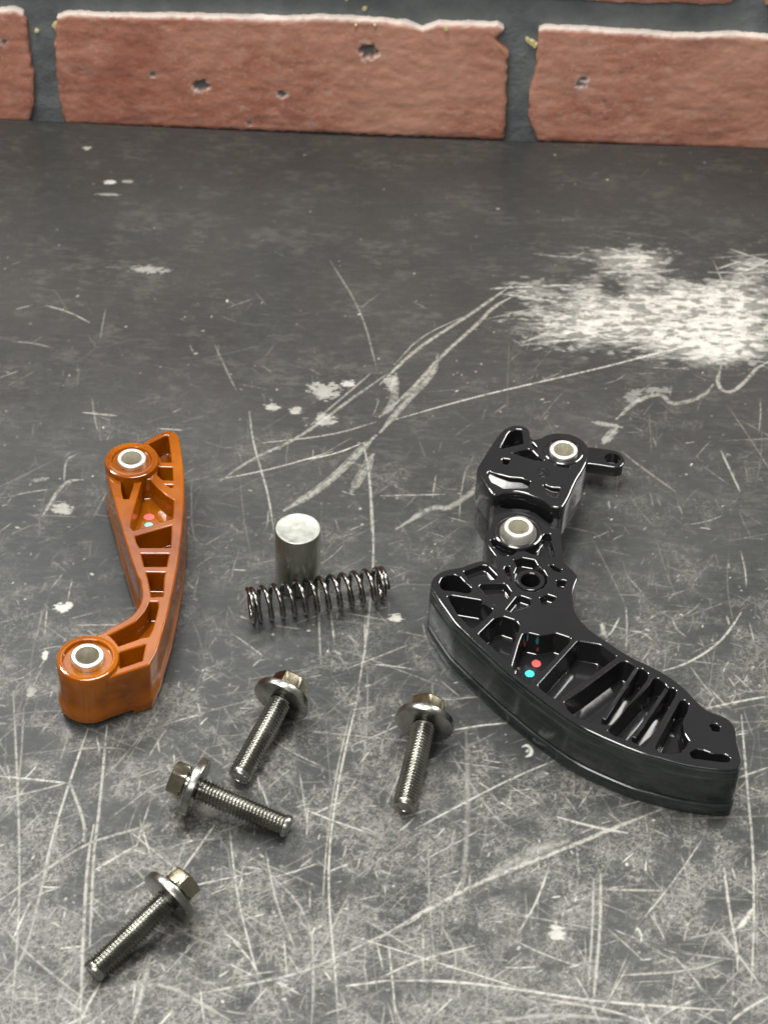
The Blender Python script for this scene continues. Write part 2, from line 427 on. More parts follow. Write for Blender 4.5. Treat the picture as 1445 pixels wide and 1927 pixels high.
# random fine scratches, denser towards the worn front of the bench
rs = np.random.RandomState(21)
BLM = sstep(vnoise(NY, NX, 30, 30, 3, .5, 62), .40, .66)
for k in range(13000):
    v = 300+1700*rs.rand(); u = -30+1505*rs.rand()
    d = dens(v)
    x, y = P(u, v)
    pm_ = BLM[min(NY-1, max(0, int((y-gy[0])/CELL))), min(NX-1, max(0, int((x-gx[0])/CELL)))]
    if rs.rand() > d*1.15*(.25+1.3*pm_): continue
    if rs.rand() < .5: a = math.radians(rs.choice([88, 92, 25, 32, 150, 60, 4])+rs.normal(0, 9))
    else: a = rs.rand()*math.pi
    L = min(70, 1.5+rs.exponential(5)*(1 if rs.rand() < .88 else 4))
    bend = rs.normal(0, .09)
    pts = [(x+math.cos(a+bend*(t-.5))*L*(t-.5), y+math.sin(a+bend*(t-.5))*L*(t-.5)+bend*L*.4*(t-.5)**2) for t in (0, .33, .66, 1)]
    stroke(pts, .08+.18*rs.rand()**2, (.20+.75*rs.rand()**2)*(.28+.72*d), px=False, rough=.48)
for k in range(900):     # nicks and crumbs of paint
    v = 260+1667*rs.rand()**.8; u = 1445*rs.rand(); x, y = P(u, v); a = rs.rand()*3.14; L = .1+.9*rs.rand()**2
    stroke([(x, y), (x+L*math.cos(a), y+L*math.sin(a))], 1*(.12+.6*rs.rand()**4), .15+.6*rs.rand()**2, px=False, rough=.2, taper=False)
# mottled scuffing
m1 = vnoise(NY, NX, 9, 9, 5, .65, 31); m2 = vnoise(NY, NX, 60, 60, 3, .5, 32); m3 = vnoise(NY, NX, 4, 4, 3, .6, 33)
net = 1-np.abs(m1-.5)*7
def ridge(c, seed, k): 
    return sstep(1-np.abs(vnoise(NY, NX, c, c, 5, .62, seed)-.5)*k, .25, .95)
m4 = vnoise(NY, NX, 30, 30, 3, .5, 62)
pat = sstep(m4+DROW[:, None]*.36, .60, .90); pat2 = sstep(m2+DROW[:, None]*.38, .66, .98)
net = np.maximum(ridge(9, 61, 15)*.85*pat, ridge(5, 63, 13)*.7*pat2)
blot = sstep(vnoise(NY, NX, 3.2, 3.2, 5, .68, 64), .53, .63)*sstep(m4+DROW[:, None]*.26, .66, .92)
net = net*(.45+.55*sstep(m3, .35, .6))
WEAR = np.maximum(WEAR, net*.42*np.clip(DROW[:, None]*1.2, 0, 1)); WEAR = np.maximum(WEAR, blot*.28*DROW[:, None])
WEAR = np.clip(WEAR+.035*pat*DROW[:, None], 0, 1)
hz = vnoise(NY, NX, 5, 14, 5, .7, 35)     # faint wiped streaks across the back
WEAR = np.maximum(WEAR, .05*sstep(hz*vnoise(NY, NX, 30, 50, 3, .6, 36)*2, .5, 1.0)*np.clip(1.2-DROW[:, None], 0, 1))
# white chalky rub on the right and dried drops
cn = vnoise(NY, NX, 2.2, 11, 5, .62, 41); cb = vnoise(NY, NX, 16, 22, 4, .55, 42)
def rub(u, v, ru, rv, g):
    c = P(u, v); X = (gx[None, :]-c[0])/(ru/4.8); Y = (gy[:, None]-c[1])/(rv/3.2)
    return g*np.exp(-(X**2+Y**2)*1.1)
fld = rub(1095, 618, 150, 48, 1.0)+rub(1330, 645, 125, 48, 1.4)+rub(1215, 487, 130, 30, .95)+rub(1160, 550, 150, 60, .75)+rub(1390, 575, 110, 70, .9)+rub(1400, 500, 80, 34, .7)+rub(1000, 545, 50, 30, .45)+rub(1260, 560, 150, 50, .55)
fld -= rub(1310, 500, 66, 26, 1.5)+rub(1155, 545, 34, 18, 1.0)+rub(1065, 505, 60, 18, .5)+rub(1230, 545, 40, 12, .5)
fld = np.clip(fld, 0, 1.25)
st1 = vnoise(NY, NX, 6, 20, 6, .68, 43); st2 = vnoise(NY, NX, 8, 12, 5, .62, 44)
CHALK = sstep(fld*.62+(st1-.5)*2.2+(st2-.5)*1.6, .38, .62)*np.clip(.38+.62*sstep(fld+(cn-.5)*1.6, .55, 1.25), 0, 1)*sstep(fld, .08, .3)
for k in range(140):      # brushed strokes through the white rub
    u, v = 960+500*rs.rand(), 470+215*rs.rand(); c = P(u, v)
    f_ = fld[min(NY-1, max(0, int((c[1]-gy[0])/CELL))), min(NX-1, max(0, int((c[0]-gx[0])/CELL)))]
    if rs.rand() > f_: continue
    L = 3+12*rs.rand(); a = rs.normal(.12, .4)
    stroke([(c[0]-L*math.cos(a), c[1]-L*math.sin(a)), (c[0], c[1]+rs.normal(0, .6)), (c[0]+L*math.cos(a), c[1]+L*math.sin(a))], .3+.7*rs.rand(), .35+.5*rs.rand(), arr=CHALK, px=False, rough=.45)
for _ in range(2):
    CHALK[1:-1, 1:-1] = .4*CHALK[1:-1, 1:-1]+.15*(CHALK[:-2, 1:-1]+CHALK[2:, 1:-1]+CHALK[1:-1, :-2]+CHALK[1:-1, 2:])
CHALK = np.maximum(CHALK, .34*sstep(fld+(cn-.5)*.8+(cb-.5)*.6, .35, 1.0))
for a in ((610, 735, 34, 20, .5), (655, 722, 16, 9, .7), (515, 767, 17, 9, .6), (556, 772, 15, 8, .6), (612, 790, 22, 14, .5),
          (207, 343, 14, 6, .95), (240, 341, 14, 5, .5), (165, 279, 11, 6, .8), (205, 366, 26, 4, .5), (118, 1146, 15, 10, 1.0), (128, 1140, 8, 8, .9),
          (742, 1163, 16, 8, .8), (118, 958, 20, 12, .55), (280, 507, 42, 10, .42), (992, 1413, 3, 3, .8), (1048, 1757, 12, 14, .85),
          (86, 1232, 5, 9, .8), (60, 1300, 10, 9, .35), (1142, 338, 4, 3, .9), (1240, 735, 30, 8, .3), (735, 720, 14, 16, .45), (1190, 745, 20, 16, .25)):
    blob(*a, arr=CHALK)
stroke([(983, 1405), (992, 1402), (1000, 1410), (999, 1420), (990, 1424)], .9, 1.0, arr=CHALK, rough=.1)

M_BENCH, nt, b = mat('scratched dark bench top')
at = N(nt, 'ShaderNodeAttribute', attribute_name='wear')
sep = N(nt, 'ShaderNodeSeparateColor'); nt.links.new(at.outputs['Color'], sep.inputs[0])
v = texco(nt); fine = noise(nt, v, 1100, 3, .6); mid = noise(nt, v, 260, 5, .65); lo = noise(nt, v, 14, 4, .6)
streak = noise(nt, texco(nt, (1, 5, 1)), 90, 5, .6)
wear = math_(nt, 'MULTIPLY', sep.outputs[0], ramp(nt, fine, [(.3, .8), (.65, 1.1)]), True)
chalk = math_(nt, 'MULTIPLY', sep.outputs[1], ramp(nt, mid, [(.25, .6), (.55, 1.0)]), True)
base = mixc(nt, ramp(nt, lo, [(.3, 0), (.7, 1)]), (.034, .0365, .0355), (.053, .055, .053))
base = mixc(nt, math_(nt, 'MULTIPLY', ramp(nt, streak, [(.5, 0), (.8, 1)]), .15), base, (.16, .155, .145))
scr = mixc(nt, ramp(nt, mid, [(.35, 0), (.65, 1)]), (.50, .465, .39), (.60, .585, .53))
c = mixc(nt, wear, base, scr)
c = mixc(nt, chalk, c, (.50, .485, .44))
nt.links.new(c, b.inputs['Base Color'])
rgh = math_(nt, 'ADD', ramp(nt, mid, [(.3, .20), (.7, .34)]), math_(nt, 'MULTIPLY', wear, .35))
nt.links.new(math_(nt, 'ADD', rgh, math_(nt, 'MULTIPLY', chalk, .45), True), b.inputs['Roughness'])
hh = math_(nt, 'ADD', math_(nt, 'MULTIPLY', mid, .25), math_(nt, 'MULTIPLY', wear, -.5))
bump(nt, hh, .0003, .35, b)

def back_y(x):   # the bench's far edge is very slightly bowed
    pts = [P(0, 224), P(365, 242), P(722, 259), P(1080, 269), P(1445, 279)]
    xs = [p[0] for p in pts]; ys = [p[1] for p in pts]
    if x < xs[0]: return ys[0]+(x-xs[0])*(ys[1]-ys[0])/(xs[1]-xs[0])
    if x > xs[-1]: return ys[-1]+(x-xs[-1])*(ys[-1]-ys[-2])/(xs[-1]-xs[-2])
    return float(np.interp(x, xs, ys))
NU, NV = 940, 1000
vs_ = np.linspace(1960, 250, NV)             # rows packed as densely as the eye can resolve them at each distance
rows_y = np.array([P(722, float(v))[1] for v in vs_]); rows_y[-1] = y_back
mid_x = np.array([.5*(P(-25, float(v))[0]+P(1470, float(v))[0]) for v in vs_])
half = np.array([.5*(P(1470, float(v))[0]-P(-25, float(v))[0]) for v in vs_])*1.03
fu = np.linspace(-1, 1, NU)
fx_ = np.concatenate([[-2.6, -2.0, -1.5, -1.2], fu, [1.2, 1.5, 2.0, 2.6]])
X = mid_x[:, None]+half[:, None]*fx_[None, :]
Y = np.repeat(rows_y[:, None], len(fx_), 1)
Y += (X-mid_x[:, None])*0.0
front = [rows_y[0]-v for v in (220, 120, 50, 15)]
X = np.concatenate([np.repeat(X[:1], 4, 0), X]); Y = np.concatenate([np.repeat(np.array(front)[:, None], len(fx_), 1), Y])
ny, nx = X.shape
BY = np.vectorize(back_y)(X)
yl = rows_y[-50]                       # the last rows fan out to follow the edge
fr = np.clip((Y-yl)/(y_back-yl), 0, 1); Y = np.where(Y > yl, yl+fr*(BY-yl), Y)
def samp(A):
    fx = np.clip((X-gx[0])/CELL, 0, NX-1.001); fy = np.clip((Y-gy[0])/CELL, 0, NY-1.001)
    ix, iy = fx.astype(int), fy.astype(int); ax_, ay_ = fx-ix, fy-iy
    o = (A[iy, ix]*(1-ax_)+A[iy, ix+1]*ax_)*(1-ay_)+(A[iy+1, ix]*(1-ax_)+A[iy+1, ix+1]*ax_)*ay_
    inside = (X > gx[0]) & (X < gx[-1]) & (Y > gy[0]-1)
    return o*inside
wv = np.zeros((ny, nx, 4), np.float32); wv[..., 3] = 1
wv[..., 0] = samp(WEAR); wv[..., 1] = samp(CHALK)
co = np.stack([X, Y, np.zeros_like(X)], -1).reshape(-1, 3).astype(np.float32)*S
# rim: front, back and side faces hang 30 mm down
idx = np.arange(nx*ny).reshape(ny, nx)
q = np.stack([idx[:-1, :-1], idx[:-1, 1:], idx[1:, 1:], idx[1:, :-1]], -1).reshape(-1, 4)
per = np.concatenate([idx[0, :], idx[1:, -1], idx[-1, -2::-1], idx[-2:0:-1, 0]])
low = co[per].copy(); low[:, 2] = -.03
n0 = len(co); co = np.concatenate([co, low]); k = np.arange(len(per)); kn = (k+1) % len(per)
side = np.stack([per[k], n0+k, n0+kn, per[kn]], -1)
q = np.concatenate([q, side])
me = bpy.data.meshes.new('bench_top')
me.vertices.add(len(co)); me.vertices.foreach_set('co', co.ravel())
me.loops.add(q.size); me.loops.foreach_set('vertex_index', q.ravel().astype(np.int32))
me.polygons.add(len(q)); me.polygons.foreach_set('loop_start', np.arange(0, q.size, 4, dtype=np.int32))
me.polygons.foreach_set('loop_total', np.full(len(q), 4, np.int32))
ca = me.color_attributes.new('wear', 'FLOAT_COLOR', 'POINT')
full = np.concatenate([wv.reshape(-1, 4), np.tile(np.array([[0, 0, 0, 1]], np.float32), (len(per), 1))])
ca.data.foreach_set('color', full.ravel())
me.update(); me.validate()
bench = link('bench_top', me, M_BENCH); bench['kind'] = 'structure'

# ------------------------------------------------------------------ brick wall
wa, wb = Vector((*P(0, 224), 0)), Vector((*P(1445, 279), 0))
WD = (wb-wa).normalized(); WN = Vector((WD.y, -WD.x, 0))       # along the wall, and out of it to the viewer
WORG = wa - WN*3.0                                             # front of the bricks, just behind the bench edge
def Wp(u, v):
    """photographed point on the front plane of the bricks -> (along, up)"""
    d = ray(u, v); t = (WORG-CAM).dot(WN)/d.dot(WN); q = CAM+d*t-WORG
    return (q.dot(WD), q.z)
def wworld(s, t, out): return WORG+WD*s+WN*out+Vector((0, 0, t))
wall = empty('brick_wall', tuple(WORG), 'red brick wall with blue grey mortar joints standing behind the bench', 'wall')
wall_inv = Vector(WORG)

M_MORT, nt, b = mat('blue grey mortar')
v = texco(nt); n1 = noise(nt, v, 350, 5, .7); n2 = noise(nt, v, 60, 4)
nt.links.new(mixc(nt, ramp(nt, n2, [(.35, 0), (.7, 1)]), (.13, .15, .155), (.21, .23, .232)), b.inputs['Base Color'])
b.inputs['Roughness'].default_value = .85; bump(nt, n1, .002, .5, b)
M_BRICK, nt, b = mat('worn red brick')
v = texco(nt); vs = texco(nt, (1, 1, 1.7))
at = N(nt, 'ShaderNodeAttribute', attribute_name='pit'); sp = N(nt, 'ShaderNodeSeparateColor'); nt.links.new(at.outputs['Color'], sp.inputs[0])
n1 = noise(nt, vs, 45, 6, .7, .4); n2 = noise(nt, v, 180, 5, .7); n3 = noise(nt, v, 18, 4, .6); n4 = noise(nt, vs, 130, 5, .65)
c = mixc(nt, ramp(nt, n1, [(.34, 0), (.64, 1)]), (.40, .145, .095), (.62, .28, .195))
c = mixc(nt, ramp(nt, n3, [(.45, 0), (.75, .75)]), c, (.50, .20, .12))
c = mixc(nt, ramp(nt, n4, [(.50, 0), (.72, .7)]), c, (.62, .38, .31))
n5 = noise(nt, v, 420, 4, .7); c = mixc(nt, ramp(nt, n5, [(.56, 0), (.72, .6)]), c, (.68, .46, .39))
n6 = noise(nt, texco(nt, (1, 1, 4)), 26, 5, .6, .6); c = mixc(nt, ramp(nt, n6, [(.56, 0), (.74, .55)]), c, (.17, .10, .08))
c = mixc(nt, ramp(nt, n2, [(.28, .55), (.42, 0)]), c, (.10, .075, .06))
n7 = noise(nt, v, 9, 3, .6, .5)
c = mixc(nt, ramp(nt, n7, [(.50, 0), (.68, .55)]), c, (.70, .38, .27)); c = mixc(nt, ramp(nt, n7, [(.32, .6), (.48, 0)]), c, (.32, .10, .065))
c = mixc(nt, sp.outputs[0], c, (.12, .135, .13))
c = mixc(nt, sp.outputs[1], c, (.88, .76, .68))
nt.links.new(c, b.inputs['Base Color']); b.inputs['Roughness'].default_value = .7
bump(nt, math_(nt, 'ADD', math_(nt, 'MULTIPLY', n4, .25), math_(nt, 'ADD', math_(nt, 'MULTIPLY', n2, .6), math_(nt, 'MULTIPLY', n5, .4))), .0010, .42, b)

def interp(pts, axis, n):
    """pts sorted along axis -> n samples of the other coordinate as function of 0..1"""
    a = np.array(sorted(pts, key=lambda p: p[axis])); o = 1-axis
    x = (a[:, axis]-a[0, axis])/(a[-1, axis]-a[0, axis])
    return np.interp(np.linspace(0, 1, n), x, a[:, o])
DEPTH = 4.2
def brick(left, right, top, bottom, ns, nt_, seed, pits=(), coarse=False, chips=()):
    """left/right: [(s,t)] up the sides, top/bottom: [(s,t)] along the edges"""
    Ls, Rs = interp(left, 1, nt_), interp(right, 1, nt_)
    Tt, Bt = interp(top, 0, ns), interp(bottom, 0, ns)
    bm = bmesh.new(); lay = bm.verts.layers.float_color.new('pit')
    grid = []
    for j in range(nt_):
        row = []
        for i in range(ns):
            fu, fv = i/(ns-1), j/(nt_-1)
            s = Ls[j]*(1-fu)+Rs[j]*fu; t = Bt[i]*(1-fv)+Tt[i]*fv
            ed = min(i, ns-1-i, j, nt_-1-j)
            if not coarse:
                s += 0.9*(mnoise.noise(Vector((seed*3.1, t*.25, 0)))) if i in (0, ns-1) else 0
                if j in (0, nt_-1): t += .5*mnoise.noise(Vector((s*.2, seed, 0)))+.35*mnoise.noise(Vector((s*.7, seed, 3)))
            o = 0.0; pit = 0.0; pale = 0.0
            if not coarse:
                o = .30*mnoise.fractal(Vector((s*.10, t*.2, seed)), 1, 2, 4)+.12*mnoise.noise(Vector((s*.5, t*.8, seed+5)))
                if ed == 0: o -= .9+.4*mnoise.noise(Vector((s*.5, t*.5, 9)))
                elif ed == 1: o -= .25
                if j >= nt_-1: pale = 1.0  # top edge whitened: overhead light put into the brick colour
                elif j == nt_-2: pale = .55*max(0, mnoise.noise(Vector((s*.4, seed, 1)))+.5)
                for ps, pt, pr, pd in pits:
                    wob = 1+.55*mnoise.noise(Vector(((s-ps)*.5, (t-pt)*.5, seed+ps)))
                    d = math.hypot(s-ps, t-pt)/(pr*wob)
                    if d < 1: o -= pd*(1-d**4); pit = max(pit, min(1, (1-d)*4))
                    elif d < 1.45: pale = max(pale, .8*(1.45-d)/.45 if t < pt else .2)
            vtx = bm.verts.new(wworld(s, t, o)-wall_inv); vtx[lay] = (pit, pale, 0, 1); row.append(vtx)
        grid.append(row)
    for j in range(nt_-1):
        for i in range(ns-1): bm.faces.new((grid[j][i], grid[j][i+1], grid[j+1][i+1], grid[j+1][i]))
    edge = grid[0][:]+[r[-1] for r in grid[1:]]+grid[-1][-2::-1]+[r[0] for r in grid[-2:0:-1]]
    back = []
    for e in edge:
        w = bm.verts.new(e.co-WN*(DEPTH+1.5)); w[lay] = (0, 1.0 if e in grid[-1] else 0, 0, 1); back.append(w)  # top face carries the same painted overhead light
    n = len(edge)
    for i in range(n): bm.faces.new((edge[i], edge[(i+1) % n], back[(i+1) % n], back[i]))
    return bm_obj('brick', bm, M_BRICK, wall, 55)

def ss(pts): return [Wp(*p) for p in pts]
tl = Wp(500, 32)[1]; BH = 60.0; tb = tl-BH
def low(l, s0): return [(s0, tb)]+l
# middle brick
L = ss([(108, 40), (104, 100), (109, 167), (121, 228)]); R = ss([(947, 58), (944, 66), (930, 78), (945, 90), (956, 104), (952, 150), (952, 200), (950, 250)])
brick(L+[(L[-1][0]+1, tb)], R+[(R[-1][0]-1, tb)], ss([(108, 34), (130, 27), (200, 31), (330, 32), (450, 35), (545, 38), (600, 35), (715, 40), (770, 47), (796, 56), (826, 46), (877, 48), (937, 48), (948, 56)]),
      [(L[0][0], tb), (R[0][0], tb)], 230, 66, 1.3,
      pits=[(*Wp(693, 98), 3.9, 3.2), (*Wp(378, 162), 3.2, 2.2), (*Wp(531, 178), 2.0, 1.4), (*Wp(288, 140), 1.3, .7), (*Wp(470, 232), 1.2, .6)])
# right brick
L = ss([(1014, 58), (1010, 116), (997, 177), (995, 227), (1008, 262)]); R0s = L[0][0]+200
brick(L+[(L[-1][0]+1, tb)], [(R0s, tb), (R0s+.8, tl-30), (R0s, tl-4)], ss([(1014, 58), (1025, 53), (1079, 56), (1170, 62), (1270, 69), (1372, 67), (1445, 71)])+[(R0s, Wp(1445, 71)[1]-.5)],
      [(L[0][0], tb), (R0s, tb)], 230, 66, 4.7, pits=[(*Wp(1093, 155), 2.6, .9), (*Wp(1100, 150), 1.6, .6)])
# left brick
R = ss([(44, 27), (50, 45), (55, 100), (63, 150), (63, 200), (58, 224)]); L0s = R[0][0]-200
brick([(L0s, tb), (L0s+.6, tl-20), (L0s, tl)], R+[(R[-1][0]-1, tb)], [(L0s, Wp(0, 20)[1])]+ss([(0, 22), (25, 20), (44, 27)]), [(L0s, tb), (R[0][0], tb)], 200, 60, 8.1,
      pits=[(*Wp(8, 80), 1.4, .6)])
# course above, its bottom edge just enters the picture
u0 = Wp(1386, -3); up_b = ss([(1094, 0), (1144, 5), (1220, 8), (1271, 5), (1321, 10), (1372, 7), (1386, -3)])
sR = u0[0]; sL = sR-200; t0 = Wp(1270, 5)[1]
brick([(sL, t0-1), (sL+.7, t0+30), (sL, t0+BH)], [(sR, u0[1]-.5), (sR+.8, t0+30), (sR, t0+BH)], [(sL, t0+BH), (sR, t0+BH)], [(sL, up_b[0][1]), (up_b[0][0]-4, up_b[0][1])]+up_b, 160, 30, 12.2)
pitch = t0-tl+BH
rb = random.Random(5)
for k in range(0, 3):          # the rest of the wall
    base_t = t0+(k-1)*pitch; off = sL if k % 2 else sL+107
    for j in range(-3, 4):
        a = off+j*212.5; bb = a+200
        if k == 0 or (k == 1 and j == 0): continue
        if a < -420 or bb > 820: continue
        z0 = base_t
        jt = lambda: rb.uniform(-.8, .8)
        brick([(a+jt(), z0), (a+jt(), z0+30), (a+jt(), z0+BH)], [(bb+jt(), z0), (bb+jt(), z0+30), (bb+jt(), z0+BH)],
              [(a, z0+BH+jt()), (a+90, z0+BH+jt()), (bb, z0+BH+jt())], [(a, z0+jt()), (a+110, z0+jt()), (bb, z0+jt())], 5, 4, 20+k*7+j, coarse=True)
# two more bricks either side in the bench-level course
for a in (L0s-212, R0s+12):
    brick([(a, tb), (a+.5, tb+30), (a, tl)], [(a+200, tb), (a+199.5, tb+30), (a+200, tl)], [(a, tl), (a+100, tl+.5), (a+200, tl)], [(a, tb), (a+90, tb), (a+200, tb)], 5, 4, 60+a, coarse=True)
# mortar bed with a slightly uneven face
bm = bmesh.new(); gs = np.concatenate([np.linspace(-420, -10, 12), np.linspace(0, 380, 190), np.linspace(395, 820, 12)])
gt = np.concatenate([np.linspace(-110, -4, 4), np.linspace(0, 90, 46), np.linspace(100, t0+2*pitch-4, 6)])
vv = [[bm.verts.new(wworld(s, t, -DEPTH+.5*mnoise.fractal(Vector((s*.09, t*.16, 2)), 1, 2, 4))-wall_inv) for s in gs] for t in gt]
for j in range(len(gt)-1):
    for i in range(len(gs)-1): bm.faces.new((vv[j][i], vv[j][i+1], vv[j+1][i+1], vv[j+1][i]))
edge = vv[0][:]+[r[-1] for r in vv[1:]]+vv[-1][-2::-1]+[r[0] for r in vv[-2:0:-1]]
back = [bm.verts.new(e.co-WN*25) for e in edge]
for i in range(len(edge)): bm.faces.new((edge[i], edge[(i+1) % len(edge)], back[(i+1) % len(edge)], back[i]))
bm.faces.new(back[::-1])
bm_obj('mortar', bm, M_MORT, wall, 50)
M_YEL = flat('flecks of pale yellow paint', (.80, .70, .36), .6)
def fleck(u, v, r, el=1.0, deep=DEPTH-.9, n=9):
    s, t = Wp(u, v); bm = bmesh.new(); rr = random.Random(int(u*7+v)); fr, bk = [], []
    for i in range(n):
        a = 2*math.pi*i/n; q = r*rr.uniform(.55, 1.1)
        fr.append(bm.verts.new(wworld(s+q*.55*math.cos(a), t+q*math.sin(a)*.55, -deep+.7)-wall_inv))
        bk.append(bm.verts.new(wworld(s+q*el*math.cos(a), t+q*math.sin(a), -deep-1.5)-wall_inv))
    bridge(bm, fr, bk); bm.faces.new(fr)
    return bm_obj('paint_fleck', bm, M_YEL, wall, 60)
for a in ((103, 55, 2.6), (68, 66, 1.5), (105, 62, 1.6), (1000, 88, 2.8), (1006, 94, 2.0), (994, 84, 2.0), (686, 24, 1.5), (652, 6, 1.2)): fleck(*a)
fleck(670, 47, 1.0, deep=-.2); fleck(705, 47, 1.0, deep=-.2); fleck(839, 54, 2.0, .5, deep=-.2)

# ------------------------------------------------------------------ amber chain guide
A1, A2, A3, A4 = (190, 800, 8.5), (200, 940, 8.5), (200, 1080, 8.5), (100, 1180, 5.78)
HA = 21.5
guide = empty('chain_guide', (0, 0, 0), 'amber brown ribbed plastic chain guide with two steel bushings', 'chain guide')
b1 = P(*[247.9, 860.6], 25.1); b2 = P(164.9, 1231.9, 24.7)
zb1, zb2 = 23.9, 23.3
out = PT(A1, [(700, 262), (860, 170), (1000, 98), (1110, 90), (1195, 112), (1245, 165), (1272, 300), (1300, 500), (1325, 700), (1335, 900)], HA)
out += PT(A2, [(1250, 20), (1243, 200), (1225, 420), (1205, 650), (1175, 870), (1150, 1050)], HA)
out += PT(A3, [(1115, 20), (1085, 200), (1040, 400), (1000, 600), (940, 800), (880, 1000), (820, 1230)], HA)
out += PT(A4, [(1092, 330), (1050, 405), (1035, 415), (625, 545)], HA)
# round the lower boss, in the plan
def arcpts(c, r, a0, a1, n):
    return [(c[0]+r*math.cos(math.radians(a0+(a1-a0)*i/n)), c[1]+r*math.sin(math.radians(a0+(a1-a0)*i/n))) for i in range(n+1)]
RB1, RB2 = 9.9, 10.5
out += arcpts(b2, RB2, -68, -250, 14)
out += PT(A4, [(560, 55)], HA) + PT(A3, [(0, 890), (200, 790), (380, 690), (510, 550), (560, 430), (575, 310), (545, 100)], HA)
out += PT(A2, [(510, 1250), (440, 1080), (380, 900), (320, 700), (270, 550), (230, 400), (190, 250), (150, 100)], HA)
out += PT(A1, [(185, 1090), (140, 960)], HA)
out += arcpts(b1, RB1, 187, 75, 10)
out = dedupe(out, .3)
out = chaikin(out, 1)
pk = [
 (PT(A1, [(735, 295), (1030, 150), (1098, 152), (1130, 350), (1158, 605), (960, 605), (900, 480), (850, 400)], HA), 9.2, .8),
 (PT(A1, [(955, 655), (1168, 660), (1180, 895), (980, 890), (870, 790), (900, 640)], HA), 9.2, .6),
 (PT(A1, [(1000, 938), (1175, 942), (1170, 1005), (1105, 1012)], HA), 7, .4),
 (PT(A1, [(300, 860), (550, 860), (545, 960), (468, 1190), (345, 1190), (310, 1050)], HA), 9.2, .6),
 (PT(A1, [(645, 860), (800, 850), (910, 975), (1060, 1115), (1190, 1190)], HA)+PT(A2, [(1102, 120), (1085, 315), (430, 510), (370, 440), (400, 260), (440, 100)], HA), 9.2, .7),
 (PT(A2, [(440, 572), (1070, 392), (1062, 600), (1050, 782), (520, 782), (465, 680)], HA), 9.2, .6),
 (PT(A2, [(535, 850), (1035, 850), (1000, 1000), (985, 1085), (595, 1085)], HA), 9.2, .6),
 (PT(A2, [(615, 1145), (972, 1150)], HA)+PT(A3, [(950, 60), (930, 370), (702, 385), (690, 280), (650, 80)], HA), 9.2, .6),
 (PT(A3, [(680, 428), (850, 428), (858, 520), (820, 700), (760, 900), (690, 1025), (600, 1030), (190, 1175), (130, 1090)], HA)+PT(A4, [(610, 105)], HA)+PT(A3, [(0, 978), (250, 858), (460, 748), (600, 590)], HA), 9.2, .7),
 (PT(A4, [(712, 262), (1028, 168), (985, 372), (722, 462), (690, 380)], HA), 9.2, .6),
]
hb = [circle(b1, 5.28, 40), circle(b2, 5.58, 40)]
# pocket corners that would run into the bushing holes are kept clear of them
def clear(loop, c, r):
    o = []
    for p in loop:
        d = math.dist(p, c)
        if d < r: p = (c[0]+(p[0]-c[0])*r/d, c[1]+(p[1]-c[1])*r/d)
        o.append(p)
    return o
pk = [(clear(clear(a[0], b1, 7.2), b2, 7.6), a[1], a[2]) for a in pk]
plate('body', out, HA, 2.5, pk, hb, M_AMBER, guide, bev=.62, prof=[(.15, 12), (.25, 5.9), (.5, 5.6), (.5, 2.7)])
def boss(c, R, zt, zl, rin, par, m, rec=7.3, dep=.9):
    return lathe('boss', c, [(R-.02, zl), (R, zt-.7), (R-.2, zt-.2), (R-.7, zt), (rec+.3, zt), (rec, zt-.25), (rec-.2, zt-dep), (rin, zt-dep), (rin, zl)], m, par)
boss(b1, RB1, zb1, HA-9.6, 5.3, guide, M_AMBER); boss(b2, RB2, zb2, HA-9.6, 5.6, guide, M_AMBER, 8.4, 1.4)
def bushing(c, R, r, zt, par, skirt=0.0):
    return lathe('bushing', c, [(R+skirt, 1.0), (R+skirt, zt-2.6), (R+.1, zt-.55), (R-.15, zt-.18), (R-.5, zt), (r+.35, zt), (r+.08, zt-.15), (r, zt-.45), (r, 1.0)], M_BUSH, par, closed=True)
bushing(b1, 5.25, 3.75, 25.1, guide); bushing(b2, 5.55, 3.95, 24.7, guide)
# small foot under the square corner
for fc in (PT(A4, [(865, 470), (1045, 410), (1092, 330), (1010, 310), (860, 390)], HA), PT(A1, [(1040, 130), (1190, 120), (1260, 300), (1130, 330)], HA),
           PT(A1, [(200, 640), (300, 640), (330, 760), (240, 800)], HA)):
    bm = bmesh.new(); fc = ccw(fc)
    r0_ = ring(bm, offset(fc, -.35), 3.4); r1_ = ring(bm, offset(fc, -.35), .3); r2_ = ring(bm, offset(fc, -.1), 0.0)
    bridge(bm, r0_, r1_); bridge(bm, r1_, r2_); fill(bm, [r2_]); bm_obj('foot', bm, M_AMBER, guide)
def dot(u, v, z, rx, ry, m, par, label):
    c = P(u, v, z); n = 20; bm = bmesh.new()
    a = ring(bm, [(c[0]+rx*math.cos(i*2*math.pi/n)*(1+.07*math.sin(i*2.3+u)), c[1]+ry*math.sin(i*2*math.pi/n)*(1+.08*math.sin(i*1.7+v))) for i in range(n)], z+.1)
    b_ = ring(bm, [(c[0]+(rx+.05)*math.cos(i*2*math.pi/n), c[1]+(ry+.05)*math.sin(i*2*math.pi/n)) for i in range(n)], z-.02)
    bridge(bm, a, b_); bm.faces.new(a); o = bm_obj('paint_dot', bm, m, par); o['label'] = label; return o
dot(281, 973, HA-9.2, 2.0, 1.6, M_PINK, guide, 'faded red ink dot'); dot(280.5, 988, HA-9.2, 1.5, 1.3, M_SKY, guide, 'pale blue ink dot')

